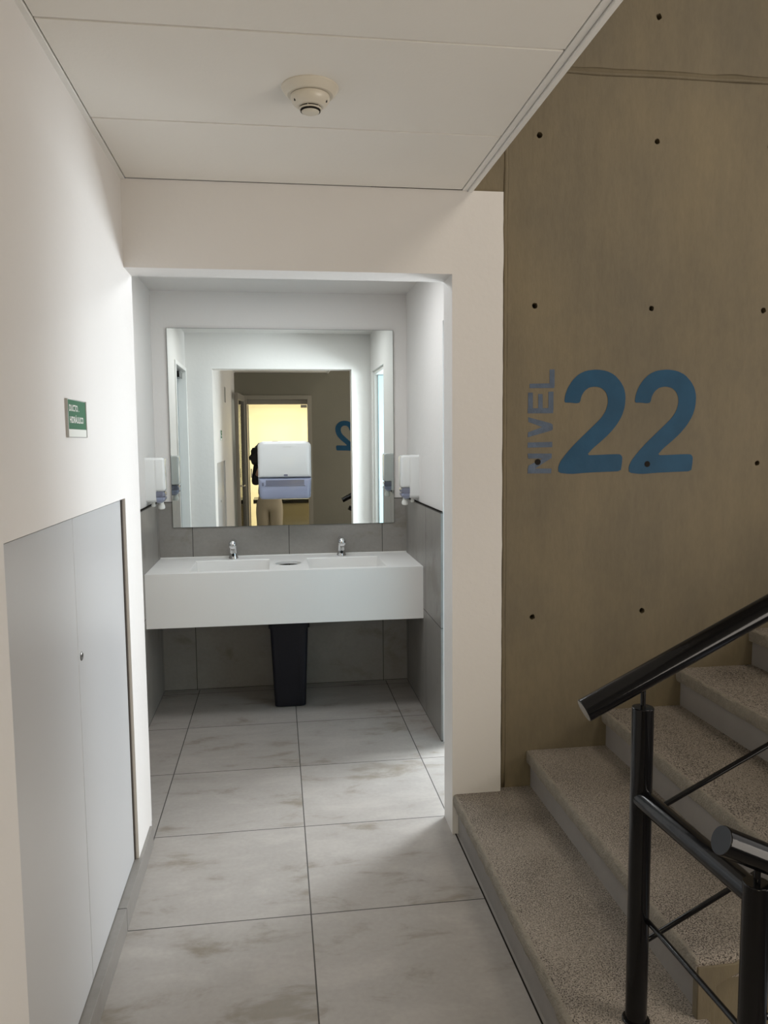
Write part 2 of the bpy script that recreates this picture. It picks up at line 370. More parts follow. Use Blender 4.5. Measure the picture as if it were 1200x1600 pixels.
# formwork tie holes: real bored recesses
holes = [(.932, 2.727), (1.406, 2.723), (.920, 2.091), (1.398, 2.088), (1.877, 2.087), (1.873, 1.471), (1.394, 1.474), (.937, 1.488), (.921, .867), (1.386, .875), (1.402, 3.182), (1.88, 2.72), (2.35, 2.09), (2.35, 1.47), (1.87, 3.18), (.93, 3.18)]
hb = bmesh.new()
for i, (x, z) in enumerate(holes):
    n = 14; pts = []
    for k in range(n):
        t = 2*PI*k/n; r = .0110*(1+.25*noise.noise(Vector((i*3.1, math.cos(t)*1.3, math.sin(t)*1.3))))
        pts.append((x+r*math.cos(t), z+r*1.05*math.sin(t)))
    prism(hb, pts, f_xz, CY-.02, CY+.05)
bmesh.ops.recalc_face_normals(hb, faces=hb.faces)
hm = bpy.data.meshes.new('cut'); hb.to_mesh(hm); hb.free(); ho = bpy.data.objects.new('cut', hm); C.objects.link(ho)
md = wallc.modifiers.new('holes', 'BOOLEAN'); md.operation = 'DIFFERENCE'; md.object = ho; md.solver = 'EXACT'
dg = bpy.context.evaluated_depsgraph_get(); dg.update()
nm = bpy.data.meshes.new_from_object(wallc.evaluated_get(dg)); wallc.modifiers.clear(); wallc.data = nm
bpy.data.objects.remove(ho)
# horizontal pour joint: uneven ridge and step
def ridge(z, x0, x1, amp, hgt, name):
    bm = bmesh.new(); N = 160; rows = []
    for i in range(N+1):
        x = x0+(x1-x0)*i/N; a = amp*(1+.5*noise.noise(Vector((x*6, z, 1)))); h = hgt*(1+.2*noise.noise(Vector((x*9, z, 4)))); dz = .006*noise.noise(Vector((x*3, z, 9)))
        prof = [(0, h*1.3), (-a*.22, h*.7), (-a*.7, .22*h), (-a, -.05*h), (-a*.25, -h*.22), (0, -h*.25)]
        rows.append([bm.verts.new((x, CY+.001+d, z+dz+v)) for d, v in prof])
    for a, b in zip(rows, rows[1:]):
        for j in range(5): bm.faces.new((a[j], a[j+1], b[j+1], b[j]))
        bm.faces.new((a[5], a[0], b[0], b[5]))
    bm.faces.new(rows[0]); bm.faces.new(rows[-1][::-1])
    return struct(name, bm, 'conc', smooth=True)
ridge(2.962, .645, 4.05, .011, .022, 'trim_7')
# vertical arris beside the white pier
bm = bmesh.new(); N = 120; rows = []
for i in range(N+1):
    z = .17+(4.3-.17)*i/N; a = .0045*(1+.6*noise.noise(Vector((z*7, 2, 1)))); dx = .003*noise.noise(Vector((z*4, 2, 6)))
    rows.append([bm.verts.new((.797+dx+u, CY+.001+v, z)) for u, v in ((-.005, 0), (-.003, -a), (.006, -a*1.2), (.016, 0))])
for a, b in zip(rows, rows[1:]):
    for j in range(4): bm.faces.new((a[j], a[(j+1) % 4], b[(j+1) % 4], b[j]))
bm.faces.new(rows[0]); bm.faces.new(rows[-1][::-1])
struct('trim_8', bm, 'conc', smooth=True)
struct('wall_stair_infill', B(.775, .812, -1.30, -1.206, 0, 2.51), 'conc')
# far walls of the stairwell
struct('wall_stair_right', B((4.0, 4.12, YR, CY, -1.6, 1.2), (4.0, 4.12, YR, CY, 3.6, 4.4), (4.0, 4.12, YR, -4.6, 1.2, 3.6), (4.0, 4.12, -2.2, CY, 1.2, 3.6)), 'conc')
struct('ceiling', B(-.8, 4.1, YR, CY+.1, 4.3, 4.4), 'conc')
# rear wall with the glass door opening
GX0, GX1, GZ = -.50, .425, 2.20
struct('wall_rear', B((-.85, GX0, YR-.12, YR, -.02, 4.35), (GX1, 4.1, YR-.12, YR, -1.6, 4.35), (GX0, GX1, YR-.12, YR, GZ, 4.35)), 'rearpaint')

# ------------------------------------------------------------------ office behind the glass door
struct('wall_office', B((-1.5, -1.42, -8.0, YR-.121, 0, 2.55), (1.42, 1.5, -8.0, YR-.121, 0, 2.55), (-1.5, 1.5, -8.08, -8.0, 0, 2.55)), 'office')
struct('floor', B(-1.5, 1.5, -8.0, YR-.121, -.12, 0), 'officefloor')
struct('ceiling', B(-1.5, 1.5, -8.0, YR-.121, 2.5, 2.6), 'office')

# ------------------------------------------------------------------ stairs
TX = [.592, .900, 1.222, 1.545, 1.862, 2.175, 2.488, 2.80, 3.11]
TZ = [.165, .315, .468, .625, .780, .936, 1.092, 1.248, 1.404]
YE = -2.62
stair = thing('staircase', 'washed aggregate concrete staircase rising to the right along the olive concrete wall', 'stairs', (.9, -1.9, 0))
def tread(x0, x1, y0, y1, z, th, seedv, ends=True):
    """slab with softly worn, wavy front edge"""
    bm = bmesh.new(); N = max(24, int((y1-y0)/.012)); rows = []
    prof = [(.030, -th), (.002, -th), (-.001, -th*.85), (-.0025, -th*.45), (-.001, -.007), (.003, -.0018), (.010, -.0003), (.034, 0), (x1-x0, 0), (x1-x0, -th)]
    for i in range(N+1):
        y = y0+(y1-y0)*i/N; r = []
        for k, (dx, dz) in enumerate(prof):
            wx = wz = 0
            if 1 <= k <= 6:
                p = Vector((seedv*7.3+k*.35, y*22, 0)); wx = .0035*noise.noise(p)+.003*noise.noise(Vector((seedv, y*4, 2))); wz = .0015*noise.noise(p+Vector((5, 0, 0)))
                if k == 6: wx = max(wx, 0)
            if ends:
                e = abs(y-y0)/.015
                if e < 1 and k in (3, 4, 5, 6, 7): wz -= .008*(1-e)**2
            r.append(bm.verts.new((x0+dx+wx, y, z+dz+(wz if k < 8 else 0))))
        rows.append(r)
    n = len(prof)
    for a, b in zip(rows, rows[1:]):
        for j in range(n):
            f = bm.faces.new((a[j], a[(j+1) % n], b[(j+1) % n], b[j])); f.material_index = 1 if j <= 5 else 0
    bm.faces.new(rows[0]); bm.faces.new(rows[-1][::-1])
    return bm
for i, (x, z) in enumerate(zip(TX, TZ)):
    y0 = -3.12 if i == 0 else YE
    xn = (TX[i+1] if i+1 < len(TX) else x+.31)+.03
    yt = YF-.0005 if i == 0 else CY-.0005
    obj('tread', tread(x, xn, y0, yt, z, .052, i+1), 'tread', stair, smooth='auto').data.materials.append(M['nosing'])
    zp = 0 if i == 0 else TZ[i-1]
    obj('riser', B(x+.018, x+.033, y0+.003, yt, zp-.001, z-.05), 'riser', stair)
# strip of the first step in front of the concrete wall
obj('tread', B(.786, .93, YF-.001, CY-.0005, .10, TZ[0]), 'tread', stair)
# solid flank under the steps, with a shallow sunk panel
bm = bmesh.new()
pts = [(.935, -.3)]
for i in range(1, len(TX)):
    pts += [(TX[i]+.034, TZ[i-1]), (TX[i]+.034, TZ[i]-.052)]
pts[1] = (.935, TZ[0]); pts += [(TX[-1]+.31, TZ[-1]-.052), (TX[-1]+.31, .8), (1.9, -.3)]
prism(bm, pts, f_xz, YE+.012, CY-.002)
obj('flank', bm, 'conc', stair)
bm = bmesh.new()
prism(bm, [(.903, .12), (.903, .30), (1.0, .30), (1.20, .40), (1.20, .365), (.985, .262), (.952, .245), (.952, .12)], f_xz, YE-.004, YE+.02)
obj('flank_rim', bm, 'conc', stair, bevel=.003)
# flight going down beside it
down = thing('descending_flight', 'lower concrete flight going down to the right beside the nearer railing', 'stairs', (1.0, -3.8, -.1))
for i in range(7):
    x = .915+.30*i; z = -.155*(i+1)
    if i == 0: obj('tread', tread(.62, .95, -3.12, YE-.002, .0, .06, 20), 'tread', down) if False else None
    obj('tread', B(x, x+.33, -5.08, YE-.006, z-.05, z), 'tread', down)
    obj('riser', B(x-.014, x, -5.08, YE-.006, z-.05, z+.155), 'riser', down)

# ------------------------------------------------------------------ railing
rl = thing('stair_railing', 'black glossy tubular steel railing with sloping handrails standing on the first step', 'railing', (.757, -2.6, .165))
P1 = (.757, -2.602); P2 = (.792, -2.998); PR = .0255
obj('post', tube(bmesh.new(), (*P1, .163), (*P1, .950), PR, 32), 'rail', rl, bevel=.002, smooth='auto')
obj('post', tube(bmesh.new(), (*P2, .163), (*P2, .748), PR, 32), 'rail', rl, bevel=.002, smooth='auto')
for P in (P1, P2):
    obj('base_flange', tube(bmesh.new(), (*P, .163), (*P, .170), .033, 32), 'rail', rl, bevel=.002, smooth='auto')
s1 = .498
def rail1(x, y=P1[1]): return (x, y, .949+(x-.612)*s1)
obj('handrail', tube(bmesh.new(), rail1(.612), rail1(2.9), .0275, 36), 'rail', rl, bevel=.002, smooth='auto')
def rail2(x): return (x, -3.0, .838-(x-.716)*.47)
hr2 = obj('handrail', tube(bmesh.new(), rail2(.716), rail2(2.3), .0275, 36), 'rail', rl, bevel=.002, smooth='auto')
a = Vector(rail2(.716)); b = Vector(rail2(.9)); dd = (a-b).normalized()
obj('end_cap', tube(bmesh.new(), a-dd*.002, a+dd*.0012, .0262, 36), 'railend', hr2, smooth='auto')
obj('support_pin', tube(bmesh.new(), (*P1, .945), (*P1, 1.005), .0062, 16), 'rail', rl, smooth='auto')
obj('support_pin', tube(bmesh.new(), (*P2, .742), (*P2, .79), .0062, 16), 'rail', rl, smooth='auto')
obj('connecting_bar', tube(bmesh.new(), (P1[0], P1[1], .730), (P2[0], P2[1], .722), .0245, 32), 'rail', rl, smooth='auto')
obj('connecting_rod', tube(bmesh.new(), (P1[0]+.012, P1[1], .432), (P2[0], P2[1], .432), .0065, 16), 'rail', rl, smooth='auto')
obj('infill_rod', tube(bmesh.new(), (P1[0], P1[1], .676), (2.8, P1[1], .676+(2.8-P1[0])*.50), .0065, 16), 'rail', rl, smooth='auto')
obj('infill_rod', tube(bmesh.new(), (P1[0], P1[1], .357), (2.8, P1[1], .357+(2.8-P1[0])*.52), .0065, 16), 'rail', rl, smooth='auto')
for k in (.23, .48):
    obj('infill_rod', tube(bmesh.new(), (P2[0], P2[1], .722-k), (2.2, P2[1], .722-k-(2.2-P2[0])*.49), .0065, 16), 'rail', rl, smooth='auto')
for px in (1.72, 2.66):
    obj('post', tube(bmesh.new(), (px, P1[1], TZ[[i for i, t in enumerate(TX) if t < px][-1]]-.002), (px, P1[1], rail1(px)[2]-.02), PR, 24), 'rail', rl, smooth='auto')

# ------------------------------------------------------------------ painted level number
def px2d(X, Y):     # picture of the number measured on the wall -> metres (u right, v up)
    return (X*.3, -Y*.3)
def wallpt(X, Y):   # zoom coordinates -> world x,z on the concrete wall
    u = 780+X*.3; v = 540+Y*.3
    d = f2 + r3*((u-600)/FPX) - u3*((v-800)/FPX); t = (CY-(-4.2693))/d.y
    return (-0.0813+d.x*t, 1.5776+d.z*t)
two = [(338, 297), (344, 255), (358, 218), (382, 180), (415, 148), (455, 130), (510, 124), (560, 132), (600, 152), (632, 188), (650, 222), (658, 262), (654, 318), (638, 368), (610, 415), (570, 462), (525, 503), (485, 537), (455, 571), (520, 569), (600, 565), (630, 566), (641, 580), (638, 618), (632, 654), (560, 657), (490, 660), (430, 664), (370, 669), (308, 662), (307, 630), (322, 597), (352, 558), (395, 510), (440, 466), (490, 418), (530, 378), (555, 340), (566, 300), (565, 268), (554, 240), (532, 220), (500, 213), (468, 218), (444, 236), (428, 262), (420, 297), (400, 301), (370, 297)]
def smooth_poly(pts, it=1):
    for _ in range(it):
        o = []
        for i in range(len(pts)):
            a, b = pts[i], pts[(i+1) % len(pts)]
            o += [(a[0]*.8+b[0]*.2, a[1]*.8+b[1]*.2), (a[0]*.2+b[0]*.8, a[1]*.2+b[1]*.8)]
        pts = o
    return pts
def rot_to_letters():
    L = []
    L.append(('N', [[(148, 641), (272, 640), (270, 665), (148, 666)], [(148, 562), (274, 562), (272, 588), (150, 588)], [(148, 648), (152, 625), (272, 565), (272, 585), (150, 663)]]))
    L.append(('I', [[(148, 505), (276, 501), (276, 529), (148, 532)]]))
    L.append(('V', [[(150, 373), (152, 398), (240, 430), (278, 412), (270, 405)], [(148, 478), (150, 452), (240, 418), (278, 412), (279, 436), (272, 442)]]))
    L.append(('E', [[(148, 327), (282, 325), (280, 352), (148, 353)], [(150, 245), (175, 245), (175, 335), (150, 335)], [(203, 252), (226, 252), (226, 335), (203, 335)], [(256, 240), (282, 240), (282, 335), (256, 335)]]))
    L.append(('L', [[(158, 199), (288, 196), (286, 221), (158, 222)], [(262, 125), (288, 124), (288, 210), (262, 210)]]))
    return L
def level_sign(label, place):
    t = thing('painted_level_number', label, 'painted sign', place(*wallpt(480, 400), .0))
    for off in (0, 367):
        bm = bmesh.new()
        pts = [wallpt(X+off, Y) for X, Y in smooth_poly(two)]
        fr_ = [bm.verts.new(place(u, v, .0012)) for u, v in pts]; bk_ = [bm.verts.new(place(u, v, 0)) for u, v in pts]; n_ = len(pts)
        for tri in tessellate_polygon([[Vector((u, v, 0)) for u, v in pts]]):
            bm.faces.new([fr_[i] for i in tri])
        for i in range(n_): bm.faces.new((fr_[i], fr_[(i+1) % n_], bk_[(i+1) % n_], bk_[i]))
        obj('digit', bm, 'blue', t)
    for ch, polys in rot_to_letters():
        bm = bmesh.new()
        for k, pl in enumerate(polys):
            prism(bm, [wallpt(X, Y) for X, Y in pl], lambda u, v, d: place(u, v, d), 0, .0009+.0001*k)
        obj('letter', bm, 'bluefaded', t)
    return t
lv = level_sign('petrol blue NIVEL 22 painted on the concrete wall above the stairs', lambda u, v, d: (u, CY-d-.0002, v))
# two formwork holes are seen through the paint: dark discs stand for the shade in them
lv2 = level_sign('blue level number on the rear wall, seen as a reversed 2 in the mirror', lambda u, v, d: (.758+(1.585-u), YR+d+.0002, v+.004))
for x, z in ((1.394, 1.474), (.937, 1.488)):
    bm = bmesh.new(); lathe(bm, [(.012, 0), (.012, .001), (.007, .0012)], (0, 0, 0), 16)
    bmesh.ops.transform(bm, matrix=Matrix.Translation((x, CY-.0014, z)) @ Matrix.Rotation(PI/2, 4, 'X'), verts=bm.verts)
    obj('tie_hole_shade', bm, 'gap', lv)

# ------------------------------------------------------------------ duct hatch in the left wall
ht = thing('duct_hatch', 'low grey two-door duct hatch flush in the white left wall below the green sign', 'hatch', (XL-.03, -2.1, .08))
hx0, hx1 = XL-.034, XL-.014
obj('shadow_gap', B((XL-.0445, XL-.040, HY0, HY1, .08, HZ), (XL-.040, XL-.010, HY1-.012, HY1-.0005, .08, HZ-.0005), (XL-.040, XL-.012, HY0, HY1-.012, HZ-.004, HZ-.0005)), 'gapshade', ht)  # grey-brown strips paint the shade of the gap round the doors
dl = obj('door', B(hx0, hx1, HY0+.003, -2.1435, .083, HZ-.006), 'laminate', ht, bevel=.001)
dr = obj('door', B(hx0, hx1, -2.1405, HY1-.016, .083, HZ-.006), 'laminate', ht, bevel=.001)
lk = bmesh.new(); lathe(lk, [(.0125, 0), (.0125, .0025), (.0095, .004), (.008, .0025), (.003, .0025)], (0, 0, 0), 24)
bmesh.ops.transform(lk, matrix=Matrix.Translation((hx1-.001, -2.112, 1.0)) @ Matrix.Rotation(PI/2, 4, 'Y'), verts=lk.verts)
obj('lock', lk, 'darksteel', dr, smooth='auto')

# ------------------------------------------------------------------ green sign
def text_bm(s, height, width, fn):
    cu = bpy.data.curves.new('t', 'FONT'); cu.body = s; cu.size = 1; cu.extrude = 0; cu.offset = .028; cu.resolution_u = 3
    o = bpy.data.objects.new('t', cu); C.objects.link(o); dg = bpy.context.evaluated_depsgraph_get(); dg.update()
    me = bpy.data.meshes.new_from_object(o.evaluated_get(dg)); bpy.data.objects.remove(o); bpy.data.curves.remove(cu)
    bm = bmesh.new(); bm.from_mesh(me); bpy.data.meshes.remove(me)
    xs = [v.co.x for v in bm.verts]; x0, x1 = min(xs), max(xs)
    H = .73
    for v in bm.verts:
        v.co = Vector(fn((v.co.x-x0)/(x1-x0)*width, v.co.y/H*height))
    bmesh.ops.delete(bm, geom=[], context='VERTS')
    return bm
sg = thing('duct_sign', 'small green DUCTO HIDRAULICO sign in a clear holder on the left wall', 'sign', (XL, -2.115, 1.592))
SY0, SY1, SZ0, SZ1 = -2.216, -2.020, 1.592, 1.691
obj('holder', B((XL, XL+.004, SY0, SY1, SZ0, SZ1), (XL+.004, XL+.0065, SY0, SY0+.004, SZ0, SZ1), (XL+.004, XL+.0065, SY1-.004, SY1, SZ0, SZ1)), 'clear', sg, bevel=.0008)
obj('face_panel', B(XL+.004, XL+.006, SY0+.006, SY1-.012, SZ0+.022, SZ1-.003), 'green', sg)
obj('blank_strip', B(XL+.004, XL+.006, SY0+.006, SY1-.010, SZ0+.002, SZ0+.0215), 'letter', sg, bevel=.0003)
tf = lambda y0, z0: (lambda u, v: (XL+.0064, y0+u, z0+v))
obj('lettering', text_bm('DUCTO .', .0165, .098, tf(SY0+.014, SZ0+.068)), 'letter', sg)
obj('lettering', text_bm('HIDR\u00c1ULICO', .0165, .140, tf(SY0+.016, SZ0+.038)), 'letter', sg)
tag(obj('wall_vent', B((XL, XL+.006, -2.99, -2.86, 2.00, 2.16),), 'clear', bevel=.001), 'small grey vent plate high on the left wall, seen in the mirror', 'vent')

# ------------------------------------------------------------------ smoke detector
sd = thing('smoke_detector', 'round cream smoke detector mounted on the corridor ceiling', 'smoke detector', (.026, -2.128, ZC))
c = (.026, -2.128, ZC)
obj('base_plate', lathe(bmesh.new(), [(.0755, 0), (.0755, -.003), (.072, -.007), (.066, -.016), (.060, -.0205), (.04, -.021)], c, 64), 'creamplastic', sd, smooth='auto')
obj('shadow_gap', lathe(bmesh.new(), [(.0485, -.020), (.0485, -.0225), (.03, -.0225)], c, 48), 'gap', sd)
obj('body', lathe(bmesh.new(), [(.0515, -.0222), (.0520, -.026), (.0500, -.034), (.0445, -.042), (.0365, -.0475), (.0325, -.0490), (.0, -.0490)][:-1]+[(.02, -.0490)], c, 64), 'creamplastic', sd, smooth='auto')
obj('sensing_grille', lathe(bmesh.new(), [(.0262, -.0488), (.0262, -.0605), (.015, -.0605)], c, 48), 'gap', sd)
bm = bmesh.new()
lathe(bm, [(.0235, -.0530), (.0295, -.0530), (.0288, -.0562), (.0235, -.0562)], c, 48)
for k in range(6):
    t = 2*PI*k/6+.25
    tube(bm, (c[0]+.0305*math.cos(t), c[1]+.0305*math.sin(t), ZC-.0485), (c[0]+.0225*math.cos(t), c[1]+.0225*math.sin(t), ZC-.0615), .0009, 6)
obj('grille_ring', bm, 'creamplastic', sd)
obj('cap', lathe(bmesh.new(), [(.0220, -.0590), (.0240, -.0600), (.0232, -.0622), (.019, -.0642), (.010, -.0650)], c, 48), 'creamplastic', sd, smooth='auto')
for t in (3.6, -.45):
    ctr = (c[0]+.046*math.cos(t), c[1]+.046*math.sin(t), ZC-.041)
    obj('indicator_lamp', lathe(bmesh.new(), [(.0022, .004), (.0022, -.001), (.001, -.002)], ctr, 12), 'sensor', sd)

# ------------------------------------------------------------------ mirror
mr = thing('wall_mirror', 'large frameless rectangular mirror on the back wall above the washbasins', 'mirror', (-.034, NYB-.02, 1.046))
MX0, MX1, MZ0, MZ1 = -.7327, .6645, 1.046, 2.2727
bm = B(0, MX1-MX0, 0, .005, 0, MZ1-MZ0)
ang = math.radians(.115)
RM = Matrix.Translation((MX0, NYB-.0175, MZ0)) @ Matrix.Rotation(ang, 4, 'Z')
bmesh.ops.transform(bm, matrix=RM, verts=bm.verts)
obj('backing', bm, 'mirredge', mr)
bm = B(.0018, MX1-MX0-.0018, -.0012, .0, .0018, MZ1-MZ0-.0018); bmesh.ops.transform(bm, matrix=RM, verts=bm.verts)
obj('silvered_glass', bm, 'mirror', mr)

# ------------------------------------------------------------------ washbasin counter
VY, VZ0, VZ1 = .0804, .548, .852
vt = thing('washbasin_counter', 'long white solid surface counter with two sunk basins spanning the washroom niche', 'washbasin counter', (-.037, .4, VZ0))
basins = [(-.585, -.137, .140, .545), (.090, .537, .140, .535)]
HC, HR = (-.027, .335), .080
x_, X_, y_, Y_ = NXL+.0105, NXR-.0105, VY, NYB-.0105
bm = bmesh.new()
def top_region(bm):
    xs = sorted({x_, X_, basins[0][0], basins[0][1], HC[0]-HR*1.2, HC[0]+HR*1.2, basins[1][0], basins[1][1]})
    ys = sorted({y_, Y_, .140, .535, .545})
    V = {}
    def v(x, y): 
        k = (round(x, 5), round(y, 5))
        if k not in V: V[k] = bm.verts.new((x, y, VZ1))
        return V[k]
    for i in range(len(xs)-1):
        for j in range(len(ys)-1):
            a, b, c_, d = xs[i], xs[i+1], ys[j], ys[j+1]; mx_, my = (a+b)/2, (c_+d)/2
            if any(q[0] < mx_ < q[1] and q[2] < my < q[3] for q in basins): continue
            if abs(mx_-HC[0]) < HR*.9 and .140 < my < .535:
                # ring from the square cell to the circular hole
                n = 32; circ = []; sq = []
                for k in range(n):
                    t = 2*PI*k/n+PI/4; circ.append(bm.verts.new((HC[0]+HR*math.cos(t), HC[1]+HR*math.sin(t), VZ1)))
                for k in range(n):
                    t = 2*PI*k/n+PI/4; ct, st = math.cos(t), math.sin(t); s = 1/max(abs(ct), abs(st)); X, Y = ct*s, st*s
                    gx = (a+b)/2+X*(b-a)/2; gy = (c_+d)/2+Y*(d-c_)/2
                    sq.append(v(gx, gy))
                for k in range(n): bm.faces.new((sq[k], sq[(k+1) % n], circ[(k+1) % n], circ[k]))
                low = [bm.verts.new((q.co.x, q.co.y, VZ1-.014)) for q in circ]
                for k in range(n): bm.faces.new((circ[k], circ[(k+1) % n], low[(k+1) % n], low[k]))
                continue
            bm.faces.new((v(a, c_), v(b, c_), v(b, d), v(a, d)))
top_region(bm)
# thickness under the top, apron and returns
box(bm, x_, X_, y_, y_+.02, VZ0, VZ1-.0001)
for q in ((x_, basins[0][0]-.012, y_+.02, Y_, VZ1-.03, VZ1-.02), (basins[1][1]+.012, X_, y_+.02, Y_, VZ1-.03, VZ1-.02)):
    box(bm, *q)
obj('countertop', bm, 'vanity', vt)
obj('back_lip', B(x_, X_, Y_-.006, Y_, VZ1, VZ1+.008), 'vanity', vt, bevel=.002)
for q in basins:
    bm = bmesh.new(); d = .105
    def ring(i, z): return [(q[0]+i, q[2]+i, z), (q[1]-i, q[2]+i, z), (q[1]-i, q[3]-i, z), (q[0]+i, q[3]-i, z)]
    R = [[bm.verts.new(p) for p in r] for r in (ring(0, VZ1), ring(.003, VZ1-.004), ring(.010, VZ1-d), ring(.016, VZ1-d-.004))]
    for a, b in zip(R, R[1:]):
        for i in range(4): bm.faces.new((a[i], a[(i+1) % 4], b[(i+1) % 4], b[i]))
    bm.faces.new(R[-1])
    bs = obj('basin', bm, 'vanity', vt)
    mc = ((q[0]+q[1])/2, (q[2]+q[3])/2)
    obj('drain', lathe(bmesh.new(), [(.03, 0), (.03, .002), (.022, .004), (.01, .0035)], (*mc, VZ1-d-.004), 32), 'chrome', bs, smooth='auto')
bm = bmesh.new(); n = 40
rings = [[(HC[0]+r*math.cos(2*PI*k/n), HC[1]+r*math.sin(2*PI*k/n), z) for k in range(n)] for r, z in ((HR+.006, VZ1+.0004), (HR+.005, VZ1+.003), (HR-.003, VZ1+.003), (HR-.004, VZ1-.012))]
loft(bm, rings, cap=False)
obj('waste_hole_ring', bm, 'vanity', vt, smooth='auto')

# faucets
def faucet(x, y, lab):
    t = thing('faucet', lab, 'faucet', (x, y, VZ1), 'sensor faucets')
    n = 28; rings = []
    for z, rx, ry, dy in ((0, .030, .027, 0), (.006, .030, .027, 0), (.010, .027, .0245, 0), (.04, .0245, .024, -.001), (.075, .0225, .023, -.004), (.092, .021, .022, -.008), (.100, .019, .02, -.010)):
        rings.append([(x+rx*math.cos(2*PI*k/n), y+dy+ry*math.sin(2*PI*k/n), VZ1+z) for k in range(n)])
    obj('body', loft(bmesh.new(), rings), 'chrome', t, smooth='auto')
    bm = bmesh.new(); rings = []; p0 = Vector((x, y+.012, VZ1+.100)); p1 = Vector((x, y-.085, VZ1+.088)); ax = (p1-p0).normalized(); q = ax.to_track_quat('Z', 'Y')
    for s, r in ((-.012, .010), (-.006, .019), (.0, .0235), (.03, .026), (.06, .026), (.082, .024), (.094, .019), (.098, .012)):
        rings.append([tuple(p0+ax*s+q @ Vector((r*math.cos(2*PI*k/n), r*math.sin(2*PI*k/n), 0))) for k in range(n)])
    sp_ = obj('spout', loft(bm, rings), 'chrome', t, smooth=True)
    obj('aerator', tube(bmesh.new(), (x, y-.062, VZ1+.072), (x, y-.065, VZ1+.062), .010, 20), 'steel', sp_, smooth='auto')
    bm = bmesh.new(); lathe(bm, [(.0098, 0), (.0098, .003), (.007, .0045)], (0, 0, 0), 24)
    bmesh.ops.transform(bm, matrix=Matrix.Translation((x, y-.0242, VZ1+.026)) @ Matrix.Rotation(PI/2, 4, 'X'), verts=bm.verts)
    obj('sensor', bm, 'sensor', t, smooth='auto')
faucet(-.362, .602, 'chrome sensor faucet behind the left basin')
faucet(.312, .602, 'chrome sensor faucet behind the right basin')

# pipes under the basins
def trap(x, lab, y=.33):
    t = thing('drain_trap', lab, 'drain pipe', (x, y, .50), 'drain traps under the counter')
    obj('tailpipe', tube(bmesh.new(), (x, y, .53), (x, y, .735), .016, 20), 'blackplastic', t, smooth='auto')
    obj('cup', lathe(bmesh.new(), [(.02, .042), (.032, .036), (.034, .01), (.026, 0), (.01, -.003)], (x, y, .518), 24), 'blackplastic', t, smooth='auto')
    obj('waste_pipe', tube(bmesh.new(), (x, y, .58), (x, NYB-.008, .58), .016, 20), 'blackplastic', t, smooth='auto')
trap(-.361, 'dark bottle trap under the left basin'); trap(.313, 'dark bottle trap under the right basin')
v_ = thing('supply_valve', 'small dark stop valve peeking below the left end of the counter', 'valve', (-.62, .3, .52))
obj('valve_body', tube(bmesh.new(), (-.62, .62, .545), (-.62, NYB-.008, .545), .014, 16), 'blackplastic', v_, smooth='auto')
bm = tube(bmesh.new(), (-.66, .61, .545), (-.58, .61, .545), .012, 16); tube(bm, (-.62, .61, .52), (-.62, .61, .68), .006, 12)
obj('lever', bm, 'sensor', v_, smooth='auto')

# ------------------------------------------------------------------ waste bin
bn = thing('waste_bin', 'tall black tapered plastic waste bin under the counter between the basins', 'waste bin', (-.031, .385, 0))
def rr3(w_, d_, z, cx=-.031, cy_=.385, r=.022): return [(cx+u, cy_+v, z) for u, v in rrect(w_, d_, r)]
bm = bmesh.new()
loft(bm, [rr3(.160, .235, .0), rr3(.182, .255, .006), rr3(.186, .259, .03), rr3(.224, .297, .492), rr3(.216, .289, .492), rr3(.176, .249, .02), rr3(.15, .22, .018)])
obj('body', bm, 'blackplastic', bn, smooth='auto')
bm = bmesh.new(); loft(bm, [rr3(.224, .297, .482), rr3(.240, .313, .484), rr3(.242, .315, .508), rr3(.236, .309, .512), rr3(.216, .289, .511), rr3(.214, .287, .49)], cap=False)
obj('rim', bm, 'blackplastic', bn, smooth='auto')
for sx in (-1, 1):
    bm = bmesh.new(); 
    loft(bm, [[(-.031+sx*(.045+dx), .385-(.1295+dy), .012), (-.031+sx*(.053+dx), .385-(.1295+dy), .012), (-.031+sx*(.053+dx), .385-(.121), .012), (-.031+sx*(.045+dx), .385-.121, .012)] if k == 0 else
              [(-.031+sx*.060, .385-.1505, .485), (-.031+sx*.068, .385-.1505, .485), (-.031+sx*.068, .385-.14, .485), (-.031+sx*.060, .385-.14, .485)] for k, dx, dy in ((0, 0, .001), (1, 0, 0))])
    obj('rib', bm, 'blackplastic', bn)

# ------------------------------------------------------------------ paper towel dispenser on the mirror
pd = thing('towel_dispenser', 'white paper towel dispenser with smoky blue lower half on the mirror', 'paper towel dispenser', (-.035, .56, 1.228))
PX0, PX1, PY0, PY1, PZ0, PZM, PZ1 = -.196, .126, .470, .6655, 1.226, 1.357, 1.578
pw = PX1-PX0; pcx = (PX0+PX1)/2
def half(zlo, zhi, rtop, rbot, inset, flare=0):
    """rounded front shell: outline in xz, pillow towards the front"""
    h = zhi-zlo; pts = []
    def corner(cx, cz, r, a0):
        for i in range(9):
            t = math.radians(a0+90*i/8); pts.append((cx+r*math.cos(t), cz+r*math.sin(t)))
    corner(pw/2-rtop, h/2-rtop, rtop, 0); corner(-pw/2+rtop, h/2-rtop, rtop, 90)
    corner(-pw/2+rbot, -h/2+rbot, rbot, 180); corner(pw/2-rbot, -h/2+rbot, rbot, 270)
    cz = (zlo+zhi)/2
    def ringat(y, ins):
        out = []
        for u, v in pts:
            su = (pw/2-ins)/(pw/2); sv = (h/2-ins)/(h/2)
            vv = v*sv if not (inset) else (v*sv)
            out.append((pcx+u*su*(1-flare*(h/2-v)/h), y, cz+vv))
        return out
    bm = bmesh.new(); loft(bm, [ringat(PY1, 0), ringat(PY0+.035, 0), ringat(PY0+.018, .0025), ringat(PY0+.006, .009), ringat(PY0, .022)])
    return bm
